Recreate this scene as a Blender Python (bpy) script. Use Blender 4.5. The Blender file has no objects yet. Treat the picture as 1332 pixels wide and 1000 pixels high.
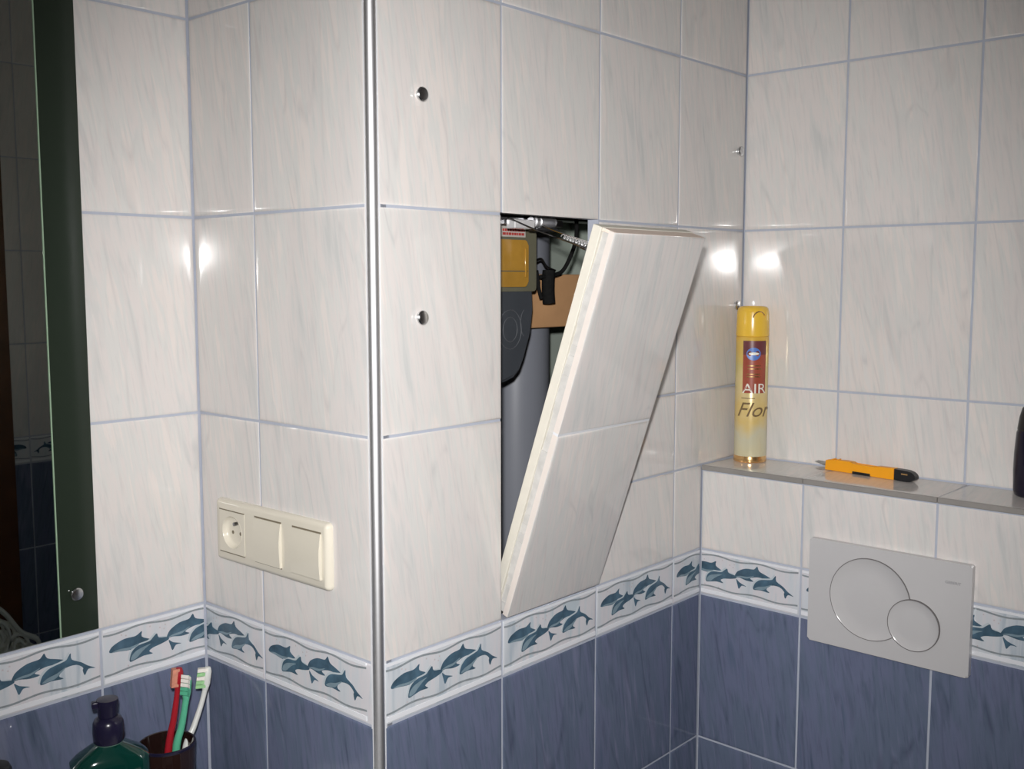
import bpy, bmesh, math, random
from mathutils import Vector, Matrix
random.seed(7)
scene = bpy.context.scene
C = scene.collection

# ------------------------------------------------------------------ camera
FPX = 1355.47
CAM = Vector((-0.7537, -0.8689, -0.0140))
YAW, PITCH, ROLL = -0.8467, -0.0999, -0.0005
cam_d = bpy.data.cameras.new('camera')
cam = bpy.data.objects.new('camera', cam_d); C.objects.link(cam)
cam_d.sensor_fit = 'HORIZONTAL'; cam_d.sensor_width = 36.0
cam_d.lens = FPX / 1332 * 36.0
cam_d.clip_start = 0.02
FWD = Vector((math.cos(PITCH) * -math.sin(YAW), math.cos(PITCH) * math.cos(YAW), math.sin(PITCH)))
RGT = Vector((math.cos(YAW), math.sin(YAW), 0)); UPV = RGT.cross(FWD)
R2 = math.cos(ROLL) * RGT + math.sin(ROLL) * UPV; U2 = -math.sin(ROLL) * RGT + math.cos(ROLL) * UPV
m = Matrix.Identity(4)
for i in range(3):
    m[i][0] = R2[i]; m[i][1] = U2[i]; m[i][2] = -FWD[i]; m[i][3] = CAM[i]
cam.matrix_world = m
scene.camera = cam
scene.cycles.blur_glossy = 0.1
scene.cycles.sample_clamp_indirect = 20.0

# ------------------------------------------------------------------ world, flash, exposure
w = bpy.data.worlds.new('world'); scene.world = w; w.use_nodes = True
w.node_tree.nodes['Background'].inputs[0].default_value = (0.9, 0.93, 1.0, 1)
w.node_tree.nodes['Background'].inputs[1].default_value = 0.05
fl = bpy.data.lights.new('camera_flash', 'SPOT')           # the flash of the camera that took the picture
fl.energy = 88.0; fl.color = (1.0, 0.985, 0.97); fl.shadow_soft_size = 0.016
fl.spot_size = math.radians(80); fl.spot_blend = 1.0
flo = bpy.data.objects.new('camera_flash', fl); C.objects.link(flo)
fm = m @ Matrix.Rotation(math.radians(-2.0), 4, 'Y') @ Matrix.Rotation(math.radians(-6.0), 4, 'X')   # its beam points a little low
for i in range(3): fm[i][3] = CAM[i] + U2[i] * 0.072 - R2[i] * 0.016
flo.matrix_world = fm
vs = scene.view_settings
vs.view_transform = 'Standard'; vs.look = 'None'; vs.exposure = 0.0; vs.gamma = 1.0; vs.use_curve_mapping = False

# ------------------------------------------------------------------ measures of the room (metres)
LB, LC, LD = 0.3524, 0.8098, 0.6908
ZS = -0.3097
FLOOR, CEIL = -1.50, 0.95
YE, XF = -1.36, -1.32
DROT = math.atan2(-1.0, -0.017)
ROWS = [0.82, 0.569, 0.3182, 0.0669, -0.1887, -0.4479, -0.5228, -0.7645, -1.016, -1.267]   # joints, top down
ZB0, ZB1 = -0.4479, -0.5228
J = 0.0034                 # joint width
GR = 0.0016                # how deep the grout lies

# ------------------------------------------------------------------ materials
def new_mat(name):
    mt = bpy.data.materials.new(name); mt.use_nodes = True
    return mt, mt.node_tree, mt.node_tree.nodes['Principled BSDF']
def L(nt, a, b): nt.links.new(a, b)
def pmat(name, col, rough=0.4, metal=0.0, noise=0.0, nscale=40, spec=0.5, trans=0.0, coat=0.0, bump=0.0, ior=1.45):
    mt, nt, b = new_mat(name)
    b.inputs['Base Color'].default_value = (*col, 1); b.inputs['Roughness'].default_value = rough
    b.inputs['Metallic'].default_value = metal; b.inputs['Specular IOR Level'].default_value = spec
    b.inputs['Transmission Weight'].default_value = trans; b.inputs['Coat Weight'].default_value = coat
    b.inputs['IOR'].default_value = ior
    tc = nt.nodes.new('ShaderNodeTexCoord'); nz = nt.nodes.new('ShaderNodeTexNoise')
    nz.inputs['Scale'].default_value = nscale; nz.inputs['Detail'].default_value = 3
    L(nt, tc.outputs['Object'], nz.inputs['Vector'])
    mx = nt.nodes.new('ShaderNodeMix'); mx.data_type = 'RGBA'
    mx.inputs['A'].default_value = (*[c * (1 - noise) for c in col], 1)
    mx.inputs['B'].default_value = (*[min(1, c * (1 + noise)) for c in col], 1)
    L(nt, nz.outputs['Fac'], mx.inputs['Factor']); L(nt, mx.outputs['Result'], b.inputs['Base Color'])
    if bump:
        bp = nt.nodes.new('ShaderNodeBump'); bp.inputs['Strength'].default_value = bump; bp.inputs['Distance'].default_value = 0.001
        L(nt, nz.outputs['Fac'], bp.inputs['Height']); L(nt, bp.outputs['Normal'], b.inputs['Normal'])
    return mt

def tile_mat(name, cols, vein, vein_amt, rough, shear=0.16, relief=0.010):
    """glazed tile with long leaning marbled streaks; every tile draws its own part of the pattern"""
    mt, nt, b = new_mat(name)
    N = nt.nodes
    tc = N.new('ShaderNodeTexCoord'); oi = N.new('ShaderNodeObjectInfo')
    sep = N.new('ShaderNodeSeparateXYZ'); L(nt, tc.outputs['Object'], sep.inputs[0])
    def mth(op, a, bb):
        n = N.new('ShaderNodeMath'); n.operation = op
        for i, v in enumerate((a, bb)):
            if isinstance(v, (int, float)): n.inputs[i].default_value = v
            else: L(nt, v, n.inputs[i])
        return n.outputs[0]
    xs = mth('ADD', sep.outputs[0], mth('MULTIPLY', sep.outputs[2], shear))
    xs = mth('ADD', xs, sep.outputs[1])
    off = mth('MULTIPLY', oi.outputs['Random'], 37.0)
    def coords(sx, sz, add):
        cb = N.new('ShaderNodeCombineXYZ')
        L(nt, mth('MULTIPLY', xs, sx), cb.inputs[0]); L(nt, mth('ADD', mth('MULTIPLY', sep.outputs[2], sz), mth('MULTIPLY', off, 1.7)), cb.inputs[2])
        L(nt, mth('ADD', off, add), cb.inputs[1]); return cb.outputs[0]
    def noise(vec, det, dist=0.0, rgh=0.55):
        n = N.new('ShaderNodeTexNoise'); n.inputs['Scale'].default_value = 1.0; n.inputs['Detail'].default_value = det
        n.inputs['Distortion'].default_value = dist; n.inputs['Roughness'].default_value = rgh; L(nt, vec, n.inputs['Vector']); return n.outputs['Fac']
    n1 = noise(coords(24, 4.5, 0), 3, 0.4)
    n2 = noise(coords(95, 9, 11), 4, 0.5)
    n3 = noise(coords(14, 2.6, 23), 2, 0.5)
    n4 = noise(coords(230, 20, 5), 3, 0.4)
    n5 = noise(coords(8, 5, 31), 2, 0.3)
    r = N.new('ShaderNodeValToRGB'); cr = r.color_ramp; cr.interpolation = 'EASE'
    cr.elements[0].position = 0.36; cr.elements[0].color = (*cols[0], 1)
    cr.elements[1].position = 0.64; cr.elements[1].color = (*cols[-1], 1)
    for k, cc in enumerate(cols[1:-1]):
        e = cr.elements.new(0.36 + 0.28 * (k + 1) / (len(cols) - 1)); e.color = (*cc, 1)
    mixn = mth('ADD', mth('ADD', mth('MULTIPLY', n1, 0.40), mth('MULTIPLY', n2, 0.34)), mth('MULTIPLY', n5, 0.26)); L(nt, mixn, r.inputs[0])
    # thin veins where a stretched noise crosses its middle, broken up by a second noise
    ab = mth('ABSOLUTE', mth('SUBTRACT', n3, 0.5), 0.0)
    vr = N.new('ShaderNodeMapRange'); vr.inputs['From Min'].default_value = 0.0; vr.inputs['From Max'].default_value = 0.024
    vr.inputs['To Min'].default_value = 1.0; vr.inputs['To Max'].default_value = 0.0; L(nt, ab, vr.inputs['Value'])
    br = N.new('ShaderNodeMapRange'); br.inputs['From Min'].default_value = 0.42; br.inputs['From Max'].default_value = 0.66; L(nt, n2, br.inputs['Value'])
    vf = mth('MULTIPLY', mth('MULTIPLY', vr.outputs[0], br.outputs[0]), vein_amt)
    fr = N.new('ShaderNodeMapRange'); fr.inputs['From Min'].default_value = 0.52; fr.inputs['From Max'].default_value = 0.8; fr.inputs['To Max'].default_value = vein_amt * 0.75
    L(nt, n4, fr.inputs['Value'])
    vf2 = mth('MAXIMUM', vf, fr.outputs[0])
    mx = N.new('ShaderNodeMix'); mx.data_type = 'RGBA'; L(nt, vf2, mx.inputs['Factor']); L(nt, r.outputs[0], mx.inputs['A']); mx.inputs['B'].default_value = (*vein, 1)
    L(nt, mx.outputs['Result'], b.inputs['Base Color'])
    b.inputs['Roughness'].default_value = rough; b.inputs['Specular IOR Level'].default_value = 0.5
    nb = N.new('ShaderNodeTexNoise'); nb.inputs['Scale'].default_value = 14; nb.inputs['Detail'].default_value = 1
    adv = N.new('ShaderNodeVectorMath'); adv.operation = 'ADD'; L(nt, tc.outputs['Object'], adv.inputs[0])
    cbo = N.new('ShaderNodeCombineXYZ'); L(nt, off, cbo.inputs[1]); L(nt, cbo.outputs[0], adv.inputs[1]); L(nt, adv.outputs[0], nb.inputs['Vector'])
    bp = N.new('ShaderNodeBump'); bp.inputs['Strength'].default_value = 1.0; bp.inputs['Distance'].default_value = relief * 0.02
    L(nt, nb.outputs['Fac'], bp.inputs['Height']); L(nt, bp.outputs['Normal'], b.inputs['Normal'])
    return mt

M = {}
M['tile'] = tile_mat('glazed_marbled_tile', [(0.60, 0.60, 0.59), (0.66, 0.645, 0.63), (0.71, 0.665, 0.645), (0.675, 0.665, 0.645), (0.745, 0.69, 0.66), (0.72, 0.695, 0.675)], (0.45, 0.44, 0.45), 0.42, 0.085)
M['blue'] = tile_mat('glazed_blue_tile', [(0.108, 0.140, 0.215), (0.146, 0.166, 0.258), (0.124, 0.155, 0.228), (0.178, 0.192, 0.290)], (0.05, 0.062, 0.105), 0.65, 0.10)
M['border'] = tile_mat('glazed_border_tile', [(0.44, 0.50, 0.56), (0.60, 0.63, 0.67), (0.66, 0.64, 0.67), (0.50, 0.57, 0.62)], (0.60, 0.62, 0.66), 0.2, 0.15, shear=0.0)
M['white_glaze'] = pmat('white_glaze', (0.78, 0.79, 0.83), 0.15, noise=0.03)
M['grout'] = pmat('pale_blue_grout', (0.44, 0.47, 0.55), 0.75, noise=0.10, nscale=60)
M['grout_light'] = pmat('light_grout', (0.70, 0.71, 0.74), 0.7, noise=0.06, nscale=60)
M['dolphin'] = pmat('dolphin_blue', (0.062, 0.115, 0.165), 0.16, noise=0.75, nscale=55)
M['dolphin_belly'] = pmat('dolphin_belly', (0.20, 0.28, 0.33), 0.16, noise=0.25, nscale=90)
M['rim'] = pmat('pale_dolphin_rim', (0.50, 0.56, 0.60), 0.16, noise=0.1)
M['wave'] = pmat('wave_grey', (0.26, 0.29, 0.31), 0.2, noise=0.3, nscale=120)
M['speck'] = pmat('pale_pink_speck', (0.55, 0.50, 0.52), 0.2, noise=0.2)
M['alu'] = pmat('brushed_aluminium', (0.84, 0.84, 0.86), 0.48, 1.0, noise=0.06, nscale=200)
M['chrome'] = pmat('chrome', (0.62, 0.63, 0.64), 0.22, 1.0, noise=0.03)
M['steel_dark'] = pmat('dull_steel', (0.30, 0.30, 0.31), 0.30, 1.0, noise=0.1)
M['mirror'] = pmat('silvered_glass', (0.62, 0.67, 0.62), 0.012, 1.0, noise=0.0)
M['glass_edge'] = pmat('pale_green_glass_edge', (0.30, 0.42, 0.30), 0.12, noise=0.1)
M['plaster'] = pmat('off_white_plaster', (0.72, 0.70, 0.67), 0.85, noise=0.04, nscale=8)
M['ceiling'] = pmat('white_ceiling_paint', (0.80, 0.79, 0.77), 0.9, noise=0.03, nscale=6)
M['floor'] = pmat('grey_floor_tile', (0.24, 0.26, 0.32), 0.3, noise=0.15, nscale=9)
M['wood_door'] = pmat('brown_stained_wood', (0.115, 0.042, 0.014), 0.35, noise=0.45, nscale=12)
M['cream'] = pmat('cream_plastic', (0.70, 0.655, 0.555), 0.20, noise=0.02, coat=0.2)
M['cream_dark'] = pmat('cream_plastic_gap', (0.20, 0.17, 0.12), 0.6, noise=0.1)
M['black'] = pmat('black_plastic', (0.012, 0.012, 0.014), 0.35, noise=0.2)
M['white_plastic'] = pmat('white_plastic', (0.54, 0.53, 0.535), 0.16, noise=0.015, coat=0.3)
M['gap'] = pmat('dark_gap', (0.16, 0.15, 0.15), 0.6, noise=0.1)
M['print_grey'] = pmat('grey_print', (0.25, 0.25, 0.27), 0.4, noise=0.05)
M['board'] = pmat('off_white_board_edge', (0.68, 0.65, 0.57), 0.6, noise=0.06, nscale=60)
M['biscuit'] = pmat('pale_tile_biscuit', (0.70, 0.64, 0.595), 0.6, noise=0.05, nscale=60)
M['salmon'] = pmat('salmon_tile_biscuit', (0.82, 0.68, 0.59), 0.7, noise=0.08, nscale=60)
M['adhesive'] = pmat('grey_adhesive', (0.55, 0.54, 0.52), 0.8, noise=0.25, nscale=80, bump=0.8)
M['cavity'] = pmat('green_grey_board', (0.34, 0.385, 0.34), 0.8, noise=0.15, nscale=12)
M['pvc'] = pmat('grey_pvc', (0.185, 0.195, 0.225), 0.35, noise=0.05, nscale=10)
M['rubber'] = pmat('matt_black_sleeve', (0.010, 0.010, 0.010), 0.9, noise=0.4, nscale=200, spec=0.1, bump=1.0)
M['raw_wood'] = pmat('raw_timber', (0.52, 0.29, 0.14), 0.7, noise=0.22, nscale=16)
M['device'] = pmat('anthracite_plastic', (0.050, 0.056, 0.066), 0.42, noise=0.12, nscale=30)
M['emboss'] = pmat('anthracite_raised', (0.085, 0.09, 0.10), 0.4, noise=0.1)
M['olive'] = pmat('smoky_olive_plastic', (0.135, 0.13, 0.09), 0.25, noise=0.15, nscale=25)
M['amber'] = pmat('amber_plastic', (0.40, 0.215, 0.035), 0.12, noise=0.35, nscale=30, coat=0.5)
M['label_pale'] = pmat('pale_label', (0.50, 0.47, 0.43), 0.4, noise=0.1)
M['label_red'] = pmat('red_print', (0.42, 0.05, 0.045), 0.4, noise=0.3, nscale=150)
M['copper'] = pmat('copper_wire', (0.75, 0.52, 0.42), 0.3, 1.0, noise=0.1)
M['ledge_edge'] = pmat('grey_ledge_edge', (0.27, 0.255, 0.24), 0.35, noise=0.15, nscale=30)
M['ceramic'] = pmat('white_ceramic', (0.80, 0.80, 0.79), 0.12, noise=0.01)
M['can_yellow'] = pmat('yellow_cap_plastic', (0.80, 0.50, 0.055), 0.22, noise=0.04, coat=0.3)
M['gold'] = pmat('gold_lacquered_tin', (0.80, 0.50, 0.22), 0.2, 0.9, noise=0.06)
M['can_red'] = pmat('red_brown_label', (0.33, 0.075, 0.045), 0.3, noise=0.2, nscale=60)
M['can_maroon'] = pmat('maroon_label', (0.15, 0.045, 0.05), 0.3, noise=0.2, nscale=60)
M['can_blue'] = pmat('blue_emblem', (0.09, 0.20, 0.55), 0.3, noise=0.25, nscale=120)
M['can_white'] = pmat('pale_print', (0.80, 0.78, 0.70), 0.35, noise=0.03)
M['can_brown'] = pmat('brown_print', (0.17, 0.11, 0.05), 0.35, noise=0.1)
M['orange'] = pmat('orange_yellow_plastic', (0.86, 0.36, 0.012), 0.35, noise=0.06)
M['blade'] = pmat('blade_steel', (0.55, 0.55, 0.54), 0.25, 1.0, noise=0.06)
M['navy_black'] = pmat('navy_black_plastic', (0.012, 0.010, 0.030), 0.25, noise=0.2)
M['purple_black'] = pmat('violet_black_plastic', (0.010, 0.007, 0.020), 0.22, noise=0.25)
M['soap'] = pmat('green_soap_bottle', (0.003, 0.042, 0.032), 0.09, noise=0.25, nscale=18, trans=0.15, coat=0.6)
M['clear_green'] = pmat('clear_green_plastic', (0.20, 0.34, 0.28), 0.15, noise=0.1, trans=0.35)
M['smoke'] = pmat('smoky_cup_plastic', (0.030, 0.014, 0.012), 0.10, noise=0.4, nscale=30, trans=0.35, coat=0.6)
M['brush_red'] = pmat('red_brush_plastic', (0.36, 0.015, 0.025), 0.22, noise=0.1)
M['brush_green'] = pmat('green_brush_plastic', (0.10, 0.42, 0.26), 0.22, noise=0.12)
M['brush_white'] = pmat('white_brush_plastic', (0.68, 0.69, 0.66), 0.22, noise=0.03)
M['bristle_pink'] = pmat('pink_orange_bristles', (0.60, 0.25, 0.17), 0.8, noise=0.3, nscale=300)
M['bristle_green'] = pmat('green_bristles', (0.30, 0.56, 0.27), 0.8, noise=0.25, nscale=300)
M['bristle_white'] = pmat('white_bristles', (0.80, 0.76, 0.70), 0.8, noise=0.08, nscale=300)
M['white_iron'] = pmat('white_lacquered_iron', (0.72, 0.74, 0.69), 0.35, noise=0.05)

def can_body_mat():                                    # printed tin: warm yellow at the top fading to cream
    mt, nt, b = new_mat('printed_tin'); N = nt.nodes
    tc = N.new('ShaderNodeTexCoord'); sp = N.new('ShaderNodeSeparateXYZ'); L(nt, tc.outputs['Object'], sp.inputs[0])
    nz = N.new('ShaderNodeTexNoise'); nz.inputs['Scale'].default_value = 28; nz.inputs['Detail'].default_value = 2; L(nt, tc.outputs['Object'], nz.inputs['Vector'])
    a = N.new('ShaderNodeMath'); a.operation = 'MULTIPLY_ADD'; L(nt, nz.outputs['Fac'], a.inputs[0]); a.inputs[1].default_value = 0.10; L(nt, sp.outputs[2], a.inputs[2])
    r = N.new('ShaderNodeValToRGB'); cr = r.color_ramp
    mr = N.new('ShaderNodeMapRange'); mr.inputs['From Min'].default_value = 0.04; mr.inputs['From Max'].default_value = 0.26; L(nt, a.outputs[0], mr.inputs['Value']); L(nt, mr.outputs[0], r.inputs[0])
    cols = [(0.0, (0.62, 0.56, 0.36)), (0.22, (0.60, 0.57, 0.42)), (0.40, (0.70, 0.52, 0.20)), (0.58, (0.72, 0.58, 0.30)), (0.75, (0.62, 0.52, 0.20)), (1.0, (0.74, 0.46, 0.07))]
    cr.elements[0].position, cr.elements[0].color = cols[0][0], (*cols[0][1], 1)
    cr.elements[1].position, cr.elements[1].color = cols[-1][0], (*cols[-1][1], 1)
    for ps, cc in cols[1:-1]:
        e = cr.elements.new(ps); e.color = (*cc, 1)
    L(nt, r.outputs[0], b.inputs['Base Color']); b.inputs['Roughness'].default_value = 0.22; b.inputs['Metallic'].default_value = 0.15
    return mt
M['can_body'] = can_body_mat()

def green_glass_mat():                                 # dark green glass through which a little of the wall shows
    mt, nt, b = new_mat('dark_green_glass'); N = nt.nodes
    b.inputs['Base Color'].default_value = (0.030, 0.042, 0.030, 1); b.inputs['Roughness'].default_value = 0.10; b.inputs['Specular IOR Level'].default_value = 0.35
    tr = N.new('ShaderNodeBsdfTransparent'); tr.inputs[0].default_value = (0.20, 0.28, 0.20, 1)
    mx = N.new('ShaderNodeMixShader'); mx.inputs[0].default_value = 0.28
    L(nt, b.outputs[0], mx.inputs[1]); L(nt, tr.outputs[0], mx.inputs[2])
    L(nt, mx.outputs[0], N['Material Output'].inputs['Surface'])
    return mt
M['green_glass'] = green_glass_mat()

# ------------------------------------------------------------------ mesh helpers
def finish(name, bm, mats, parent=None, loc=(0, 0, 0), rot=(0, 0, 0), smooth=None):
    bmesh.ops.recalc_face_normals(bm, faces=bm.faces)
    me = bpy.data.meshes.new(name); bm.to_mesh(me); bm.free()
    for k in (mats if isinstance(mats, (list, tuple)) else [mats]): me.materials.append(M[k])
    if smooth is not None:
        me.shade_smooth()
        me.set_sharp_from_angle(angle=math.radians(smooth))
    return link(name, me, parent, loc, rot)
def link(name, me, parent=None, loc=(0, 0, 0), rot=(0, 0, 0)):
    o = bpy.data.objects.new(name, me); C.objects.link(o)
    o.parent = parent; o.location = loc; o.rotation_euler = rot
    return o
def thing(name, label, cat, loc=(0, 0, 0), rotz=0.0, group=None):
    o = bpy.data.objects.new(name, None); C.objects.link(o); o.location = loc; o.rotation_euler = (0, 0, rotz); o.empty_display_size = 0.05
    return tag(o, label, cat, group)
def tag(o, label=None, cat=None, group=None, kind=None):
    if label: o['label'] = label
    if cat: o['category'] = cat
    if group: o['group'] = group
    if kind: o['kind'] = kind
    return o
def box(bm, x0, x1, y0, y1, z0, z1, bev=0.0, seg=2, mi=0):
    b2 = bmesh.new(); vs_ = [b2.verts.new((x, y, z)) for x in (x0, x1) for y in (y0, y1) for z in (z0, z1)]
    for f in ((0, 1, 3, 2), (4, 6, 7, 5), (0, 4, 5, 1), (2, 3, 7, 6), (0, 2, 6, 4), (1, 5, 7, 3)): b2.faces.new([vs_[i] for i in f])
    if bev: bmesh.ops.bevel(b2, geom=b2.edges[:], offset=bev, segments=seg, affect='EDGES', profile=0.5)
    return absorb(bm, b2, mi)
def absorb(bm, b2, mi=0, mat=None):
    mp = {}
    for v in b2.verts: mp[v] = bm.verts.new(mat @ v.co if mat else v.co)
    for f in b2.faces:
        try: nf = bm.faces.new([mp[v] for v in f.verts]); nf.material_index = mi
        except ValueError: pass
    b2.free(); return bm
def lathe(bm, prof, seg=24, mi=0, mat=None, sx=1.0, sy=1.0):
    """profile (r, z) turned about the z axis"""
    b2 = bmesh.new(); rings = []
    for r, z in prof:
        if r < 1e-6: rings.append([b2.verts.new((0, 0, z))])
        else: rings.append([b2.verts.new((r * sx * math.cos(2 * math.pi * k / seg), r * sy * math.sin(2 * math.pi * k / seg), z)) for k in range(seg)])
    for a, b in zip(rings, rings[1:]):
        for k in range(seg):
            k2 = (k + 1) % seg
            if len(a) == 1 and len(b) == 1: continue
            if len(a) == 1: b2.faces.new((a[0], b[k], b[k2]))
            elif len(b) == 1: b2.faces.new((a[k], a[k2], b[0]))
            else: b2.faces.new((a[k], a[k2], b[k2], b[k]))
    return absorb(bm, b2, mi, mat)
def tube(bm, pts, r, seg=8, mi=0, flat=1.0):
    """round bar along a polyline, r a number or one radius per point"""
    pts = [Vector(p) for p in pts]; n = len(pts); rs = [r] * n if isinstance(r, (int, float)) else r
    rings = []; ref = None
    for i, p in enumerate(pts):
        d = (pts[min(i + 1, n - 1)] - pts[max(i - 1, 0)]).normalized()
        if ref is None: ref = Vector((0, 0, 1)) if abs(d.z) < 0.9 else Vector((0, 1, 0))
        a = d.cross(ref).normalized(); b = a.cross(d).normalized(); ref = b
        rings.append([bm.verts.new(p + rs[i] * (math.cos(2 * math.pi * k / seg) * a + flat * math.sin(2 * math.pi * k / seg) * b)) for k in range(seg)])
    for a, b in zip(rings, rings[1:]):
        for k in range(seg):
            f = bm.faces.new((a[k], a[(k + 1) % seg], b[(k + 1) % seg], b[k])); f.material_index = mi
    f = bm.faces.new(rings[0][::-1]); f.material_index = mi
    f = bm.faces.new(rings[-1]); f.material_index = mi
    return bm
def curve(pts, n=6, closed=False):
    """Catmull-Rom through the points"""
    P = [Vector(p) for p in pts]; N = len(P); out = []
    for i in range(N if closed else N - 1):
        p0, p1, p2, p3 = ((P[(i - 1) % N], P[i], P[(i + 1) % N], P[(i + 2) % N]) if closed else (P[max(i - 1, 0)], P[i], P[i + 1], P[min(i + 2, N - 1)]))
        for k in range(n):
            t = k / n
            out.append(0.5 * ((2 * p1) + (p2 - p0) * t + (2 * p0 - 5 * p1 + 4 * p2 - p3) * t * t + (3 * p1 - p0 - 3 * p2 + p3) * t ** 3))
    if not closed: out.append(P[-1])
    return out
def prism(bm, poly, y0, y1, mi=0):
    """outline in x,z given thickness in y"""
    a = [bm.verts.new((p[0], y0, p[1])) for p in poly]; b = [bm.verts.new((p[0], y1, p[1])) for p in poly]
    n = len(poly)
    for f in (bm.faces.new(a), bm.faces.new(b[::-1])): f.material_index = mi
    for k in range(n):
        f = bm.faces.new((a[k], a[(k + 1) % n], b[(k + 1) % n], b[k])); f.material_index = mi
    return bm
def rrect(x0, x1, z0, z1, r, n=5):
    out = []
    for cx, cz, a0 in ((x1 - r, z1 - r, 0), (x0 + r, z1 - r, 90), (x0 + r, z0 + r, 180), (x1 - r, z0 + r, 270)):
        for k in range(n + 1):
            a = math.radians(a0 + 90 * k / n); out.append((cx + r * math.cos(a), cz + r * math.sin(a)))
    return out
def text_mesh(body, size, shear=0.0, extrude=0.0004):
    cu = bpy.data.curves.new('lettering', 'FONT'); cu.body = body; cu.size = size; cu.shear = shear; cu.extrude = extrude; cu.resolution_u = 3
    o = bpy.data.objects.new('lettering', cu); C.objects.link(o); bpy.context.view_layer.update()
    me = bpy.data.meshes.new_from_object(o.evaluated_get(bpy.context.evaluated_depsgraph_get()))
    bpy.data.objects.remove(o); bpy.data.curves.remove(cu)
    return me                                            # lies in x,y, facing +z

# ------------------------------------------------------------------ pixels of the photograph to points of the room (for measuring)
def at(px, py, axis, val):
    d = FWD + (px - 666) / FPX * R2 - (py - 500) / FPX * U2
    return CAM + d * ((val - CAM[axis]) / d[axis])

# ------------------------------------------------------------------ walls and tiles
def struct(name, bm, mats, label, cat='wall', loc=(0, 0, 0), rotz=0.0):
    return tag(finish(name, bm, mats, None, loc, (0, 0, rotz)), label, cat, kind='structure')

_tiles = {}
def tile_mesh(w_, h_, matkey):
    key = (round(w_, 4), round(h_, 4), matkey)
    if key in _tiles: return _tiles[key]
    bm = bmesh.new(); rings = []
    for ins, y in ((0, GR), (0.0, 0.0009), (0.0008, 0.0004), (0.0024, 0.00016), (0.0065, 0.00005), (0.016, 0.0)):
        a, b = w_ / 2 - ins, h_ / 2 - ins
        rings.append([bm.verts.new((x, y, z)) for x, z in ((-a, -b), (a, -b), (a, b), (-a, b))])
    for r0, r1 in zip(rings, rings[1:]):
        for k in range(4): bm.faces.new((r0[k], r0[(k + 1) % 4], r1[(k + 1) % 4], r1[k]))
    bm.faces.new(rings[-1]); bm.faces.new(rings[0][::-1])
    bmesh.ops.recalc_face_normals(bm, faces=bm.faces)
    me = bpy.data.meshes.new('tile'); bm.to_mesh(me); bm.free(); me.materials.append(M[matkey]); me.shade_smooth(); me.set_sharp_from_angle(angle=math.radians(50))
    _tiles[key] = me
    return me

# the dolphin border, drawn on a tile of unit width and height: u to the right, v down
BODY = [
 [(.05, .43), (.058, .36), (.09, .305), (.15, .258), (.215, .262), (.24, .245), (.27, .205), (.268, .30), (.32, .375), (.36, .44), (.30, .47), (.25, .45), (.19, .475), (.11, .45)],
 [(.185, .69), (.188, .59), (.205, .51), (.245, .445), (.32, .425), (.345, .38), (.375, .325), (.388, .405), (.45, .44), (.455, .49), (.40, .53), (.345, .555), (.318, .60), (.342, .655), (.28, .65), (.23, .675)],
 [(.452, .45), (.462, .37), (.485, .305), (.545, .232), (.612, .215), (.63, .18), (.647, .140), (.664, .23), (.72, .285), (.765, .335), (.76, .385), (.70, .365), (.645, .365), (.585, .415), (.617, .47), (.555, .48), (.495, .448)],
 [(.622, .645), (.628, .54), (.648, .47), (.685, .41), (.772, .365), (.792, .315), (.810, .262), (.815, .37), (.872, .455), (.912, .54), (.96, .615), (.915, .600), (.892, .69), (.880, .60), (.882, .555), (.842, .478), (.775, .482), (.733, .582), (.760, .645), (.685, .632)],
 [(.462, .505), (.492, .565), (.552, .625), (.512, .625), (.487, .705), (.474, .62)],
]
BELLY = [
 [(.06, .44), (.11, .415), (.18, .43), (.25, .41), (.20, .47), (.11, .452)],
 [(.188, .68), (.195, .60), (.235, .52), (.33, .47), (.29, .53), (.25, .61), (.225, .665)],
 [(.458, .445), (.50, .41), (.56, .40), (.62, .35), (.585, .41), (.55, .445), (.495, .445)],
 [(.627, .635), (.66, .57), (.72, .53), (.78, .46), (.735, .56), (.70, .62)],
]
_prints = {}
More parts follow.
